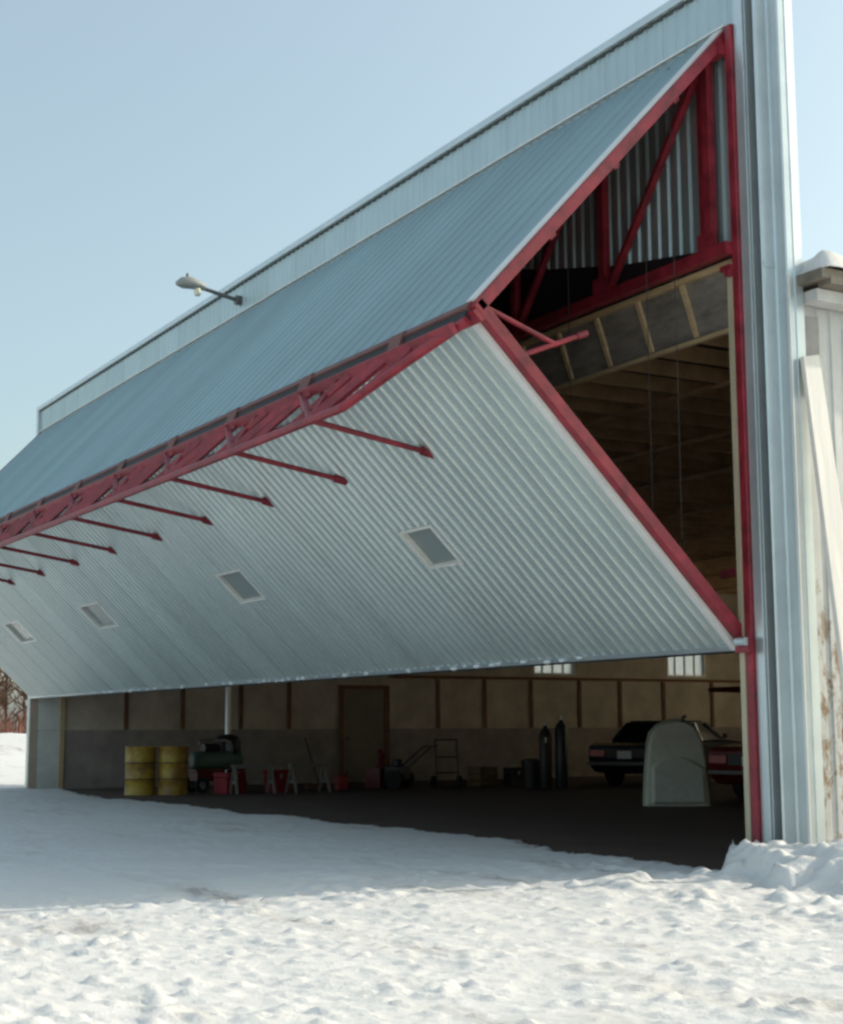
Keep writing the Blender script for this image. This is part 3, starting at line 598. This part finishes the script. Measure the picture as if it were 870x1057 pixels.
# cars
CARGLASS = bpy.data.materials.new('tinted_car_glass'); CARGLASS.use_nodes = True; cg = CARGLASS.node_tree.nodes['Principled BSDF']; cg.inputs['Base Color'].default_value = (.012, .014, .016, 1); cg.inputs['Roughness'].default_value = .15
def wheel(parent, x_, y_, r=.31):
    w_ = mk('wheel', cyl(B(), (x_ - .09, y_, r), (x_ + .09, y_, r), r, r, 28), TYRE, parent, bevel=.02)
    s_ = 1 if x_ > 0 else -1
    mk('rim', lathe(B(), [(.01, 0), (.17, 0), (.19, .012), (.12, .02), (.06, .035), (.01, .035)], 20), LGT, w_); c_ = w_.children[0]
    c_.rotation_euler = (0, s_ * math.pi / 2, 0); c_.location = (x_ + s_ * .088, y_, r)
def car(name, loc, rz, paint, roofm, label, cat):
    """nose along +y, tail at y=0"""
    t = empty(name, label, cat, loc, rz)
    side = [(.06, .42), (.0, .62), (.03, .84), (.25, .90), (1.05, .93), (2.95, .95), (4.25, .88), (4.42, .80), (4.45, .45), (4.30, .26), (3.88, .24), (3.84, .50), (3.62, .66), (3.40, .66), (3.18, .50), (3.14, .24), (1.26, .24), (1.22, .50), (1.0, .66), (.78, .66), (.58, .50), (.54, .26), (.25, .30)]
    bm = B(); rings = []
    secs = [(-.86, .97, -.03), (-.885, 1, 0), (.885, 1, 0), (.86, .97, -.03)]
    for x_, k_, dz in [(-.84, .985, -.025), (-.88, 1, 0), (.88, 1, 0), (.84, .985, -.025)]:
        rings.append([bm.verts.new((x_, 2.22 + (y_ - 2.22) * k_, z_ + (dz if z_ > .8 else 0))) for y_, z_ in side])
    n = len(side)
    for a_, b_ in zip(rings, rings[1:]):
        for k_ in range(n): bm.faces.new((a_[k_], a_[(k_ + 1) % n], b_[(k_ + 1) % n], b_[k_]))
    bm.faces.new(rings[0]); bm.faces.new(rings[-1][::-1])
    mk('body', bm, paint, t, bevel=.02)
    mk('underbody', box(B(), (-.70, .6, .25), (.70, 3.8, .60)), SEAL, t)
    def gh(y0, y1, yt0, yt1, zb, zt, wb, wt):
        return [(-wb, y0, zb), (wb, y0, zb), (wb, y1, zb), (-wb, y1, zb), (-wt, yt0, zt), (wt, yt0, zt), (wt, yt1, zt), (-wt, yt1, zt)]
    mk('cabin_glass', hexa(B(), gh(.92, 3.05, 1.36, 2.42, .925, 1.30, .78, .62)), CARGLASS, t)
    mk('roof', hexa(B(), gh(1.30, 2.48, 1.40, 2.38, 1.301, 1.36, .65, .60)), roofm, t, bevel=.02)
    for s_ in (-1, 1):
        for yb, yt in ((.92, 1.34), (1.95, 1.92), (3.05, 2.44)): mk('pillar', beam(B(), (s_ * .785, yb, .93), (s_ * .635, yt, 1.31), .05, .05), paint, t)
    mk('rear_bumper', box(B(), (-.86, -.10, .44), (.86, -.02, .52)), CABLE, t, bevel=.015); mk('front_bumper', box(B(), (-.86, 4.47, .40), (.86, 4.54, .52)), LGT, t, bevel=.015)
    tl = mat('tail_light_red', (.60, .03, .03), .25, 0, .05, 8)
    for s_ in (-1, 1): mk('tail_light', box(B(), (s_ * .64 - .17, -.035, .62), (s_ * .64 + .17, .01, .76)), tl, t, bevel=.01)
    mk('tail_panel', box(B(), (-.45, -.028, .60), (.45, .005, .78)), DARK, t); mk('licence_plate', box(B(), (-.16, -.05, .58), (.16, -.035, .74)), WHITE, t)
    for s_ in (-1, 1):
        mk('door_handle', box(B(), (s_ * .895 - .012, 1.55, .78), (s_ * .895 + .012, 1.72, .81)), LGT, t)
        mk('side_mirror', box(B(), (s_ * .95 - .05, 2.75, .98), (s_ * .95 + .05, 2.83, 1.08)), DARK, t, bevel=.01)
        mk('headlight', cyl(B(), (s_ * .62, 4.44, .66), (s_ * .62, 4.475, .66), .09, .085, 18), LGT, t)
        for y_ in (1.0, 3.40): wheel(t, s_ * .80, y_)
    return t
car('parked_car', (-15.55, 10.60, 0), R(24), mat('navy_car_paint', (.02, .035, .06), .25, .1, .1, 2, coat=.5), mat('navy_roof', (.02, .03, .05), .3, 0, .1, 2), 'dark blue car parked tail outwards between the gas cylinders and the pale hump-shaped cover', 'car')
car('parked_car', (-9.15, 8.25, 0), R(14), mat('dark_red_car_paint', (.24, .02, .025), .3, 0, .1, 2, coat=.4), mat('black_vinyl_roof', (.015, .015, .015), .6, 0, .1, 5), 'dark red car with black roof, half hidden behind the right door post', 'car')
# pale moulded cover standing on end
def shell():
    bm = B(); n = 28; rings = []
    out = []
    for k in range(n + 1):
        s = k / n
        if s < .42: z = s / .42 * 1.02; w = -.50 + .06 * z / 1.02
        elif s > .58: z = (1 - s) / .42 * 1.02; w = .50 - .06 * z / 1.02
        else:
            a = (s - .42) / .16 * math.pi; z = 1.02 + .34 * math.sin(a) ** .75; w = -.44 * math.cos(a) if abs(math.cos(a)) < 1 else -.44
        out.append((w, z))
    # rings from the rim (front) bulging backwards
    for d, sc in ((0, 1.03), (.02, 1.03), (.02, .965), (-.04, .95)):
        rings.append([bm.verts.new((w * sc, d, z * (sc if z > .01 else 1))) for w, z in out])
    for a, b in zip(rings, rings[1:]):
        for k in range(n): bm.faces.new((a[k], a[k + 1], b[k + 1], b[k]))
    m = len(rings[-1]); face = []
    lo = [[bm.verts.new((w * q_, -.04 - .10 * (1 - q_) ** .5 * (1.0 if z < .72 else .35), z * (.3 + .7 * q_) if z > 0.01 else z + (1 - q_) * .0)) for w, z in [(w_ * .95, z_ * .95) for w_, z_ in out]] for q_ in (.8, .5, .2)]
    allr = [rings[-1]] + lo
    for a, b in zip(allr, allr[1:]):
        for k in range(n): bm.faces.new((a[k], a[k + 1], b[k + 1], b[k]))
    for k in range(0, 0): pass
    try: bm.faces.new(lo[-1])
    except Exception: pass
    return bm
COV = mat('pale_fibreglass', (.84, .84, .73), .45, 0, .08, 4)
t = empty('fibreglass_cover', 'pale grey-green hump-shaped fibreglass cover standing on end on the hangar floor', 'cover', (-9.05, 6.60, 0), R(60))
bm = B(); out = [(-.50, 0), (-.485, .35), (-.455, .7), (-.425, .98), (-.39, 1.12), (-.29, 1.23), (-.14, 1.30), (.0, 1.33), (.14, 1.31), (.26, 1.25), (.36, 1.12), (.41, .95), (.445, .7), (.475, .35), (.50, 0)]
prism(bm, out, lambda w, z: (w, .05, z), lambda w, z: (w * .97, -.12, z * .985)); cv = mk('shell', bm, COV, t, bevel=.02)
bm = B(); prism(bm, [(-.43, .03), (-.41, .62), (-.30, .70), (-.12, .72), (.06, .78), (.20, .72), (.33, .66), (.42, .60), (.44, .03)], lambda w, z: (w, -.121, z), lambda w, z: (w * .93, -.20, z * .93 + .03)); mk('lower_bulge', bm, mat('frosted_fibreglass', (.80, .80, .74), .5, 0, .06, 9), t, bevel=.03)
mk('rim', tube(B(), [(w * 1.02, .05, z * 1.01) for w, z in out], .022, 8), mat('pale_rim', (.50, .52, .45), .4, 0, .05, 5), t)
mk('knob', tube(B(), [(.12, -.03, 1.30), (.12, -.03, 1.37), (.17, -.03, 1.39)], .028, 10), GREY, t)
# spare wing hung from the joists
t = empty('spare_wing', 'dark red tapered aircraft wing hanging under the ceiling near the right door post', 'wing', (-12.0, 9.85, 1.90), R(-52))
bm = B(); rows = []
for k in range(9):
    s = k / 8; c = .26 + .75 * s; th = .05 + .16 * s
    rows.append([bm.verts.new((c * u_ * .5, 4.2 * s, -.10 * s + v_ * th)) for u_, v_ in ((-1, 0), (-.8, .6), (-.3, 1), (.3, .7), (1, 0), (.3, -.5), (-.3, -.7), (-.8, -.5))])
for a, b in zip(rows, rows[1:]):
    for k in range(8): bm.faces.new((a[k], a[(k + 1) % 8], b[(k + 1) % 8], b[k]))
bm.faces.new(rows[0]); bm.faces.new(rows[-1][::-1]); mk('wing_skin', bm, DRED, t, smooth=True)
for s in (.25, .85): mk('hanging_strap', box(B(), (-.03, 4.2 * s - .02, .0), (.03, 4.2 * s + .02, 2.76)), DARK, t)

# ================================================================== WOODS BEYOND THE FAR CORNER
BARK = mat('poplar_bark', (.20, .13, .085), .85, 0, .3, 3, stretch=(1, 1, .3)); TWIG = mat('orange_brown_twigs', (.20, .105, .055), .85, 0, .2, 1)
def tree(seed, h):
    rnd = random.Random(seed); t = empty('bare_poplar', 'x', 'tree')
    bm = B(); pts = []; x = y = 0
    for k in range(8): pts.append((x, y, h * k / 7)); x += rnd.uniform(-.12, .12); y += rnd.uniform(-.12, .12)
    tube(bm, pts, [.11 * (1 - .85 * k / 7) for k in range(8)], 7); mk('trunk', bm, BARK, t, smooth=True)
    bm = B()
    for k in range(80):
        s = rnd.uniform(.12, .97); i0 = int(s * 7); f = s * 7 - i0; a = Vector(pts[i0]).lerp(Vector(pts[min(7, i0 + 1)]), f)
        an = rnd.random() * 6.28; ln = (.5 + 1.3 * (1 - abs(s - .5))) * rnd.uniform(.5, 1); d = Vector((math.cos(an), math.sin(an), rnd.uniform(.5, 1.3))).normalized()
        b = a + d * ln; tube(bm, [a, a.lerp(b, .5) + Vector((0, 0, -.04)), b], [.040, .026, .012], 4)
        for q_ in range(7):
            p = a.lerp(b, rnd.uniform(.3, 1)); dd = (d + Vector((rnd.uniform(-.8, .8), rnd.uniform(-.8, .8), rnd.uniform(-.2, .8)))).normalized() * rnd.uniform(.2, .55)
            tube(bm, [p, p + dd], [.022, .010], 3)
    mk('crown', bm, TWIG, t); return t
protos = [tree(11, 8.5), tree(12, 7.2), tree(13, 9.4)]
rnd = random.Random(31); spots = []
while len(spots) < 84:
    x = rnd.uniform(-92, -58); y = rnd.uniform(-8, 44)
    if all((x - a) ** 2 + (y - b) ** 2 > .8 for a, b in spots): spots.append((x, y))
for k, (x, y) in enumerate(spots):
    if k < 3: r = protos[k]
    else:
        src = protos[k % 3]; r = src.copy(); COL.objects.link(r)
        for ch in src.children: c = ch.copy(); COL.objects.link(c); c.parent = r
    sc = rnd.uniform(.85, 1.2); r.location = (x, y, .05); r.scale = (sc, sc, sc); r.rotation_euler = (0, 0, rnd.random() * 6.28)
    r['label'] = 'bare brown poplar in the distant woods beyond the far corner of the hangar'; r['category'] = 'tree'; r['group'] = 'bare poplars in the distant woods'
bm = B()
for k in range(16000):
    x = rnd.uniform(-94, -56); y = rnd.uniform(-9, 45); h = rnd.uniform(.5, 2.6); dx, dy = rnd.uniform(-.4, .4), rnd.uniform(-.4, .4)
    a = Vector((x, y, 0)); s = Vector((.03, .02, 0)) if k % 2 else Vector((-.02, .03, 0))
    v = [bm.verts.new(a - s), bm.verts.new(a + s), bm.verts.new(a + Vector((dx, dy, h)))]; bm.faces.new(v)
b = mk('brush', bm, mat('red_willow_brush', (.22, .09, .06), .85, 0, .2, .6)); b['kind'] = 'stuff'; b['label'] = 'reddish brush growing under the distant poplars'; b['category'] = 'brush'
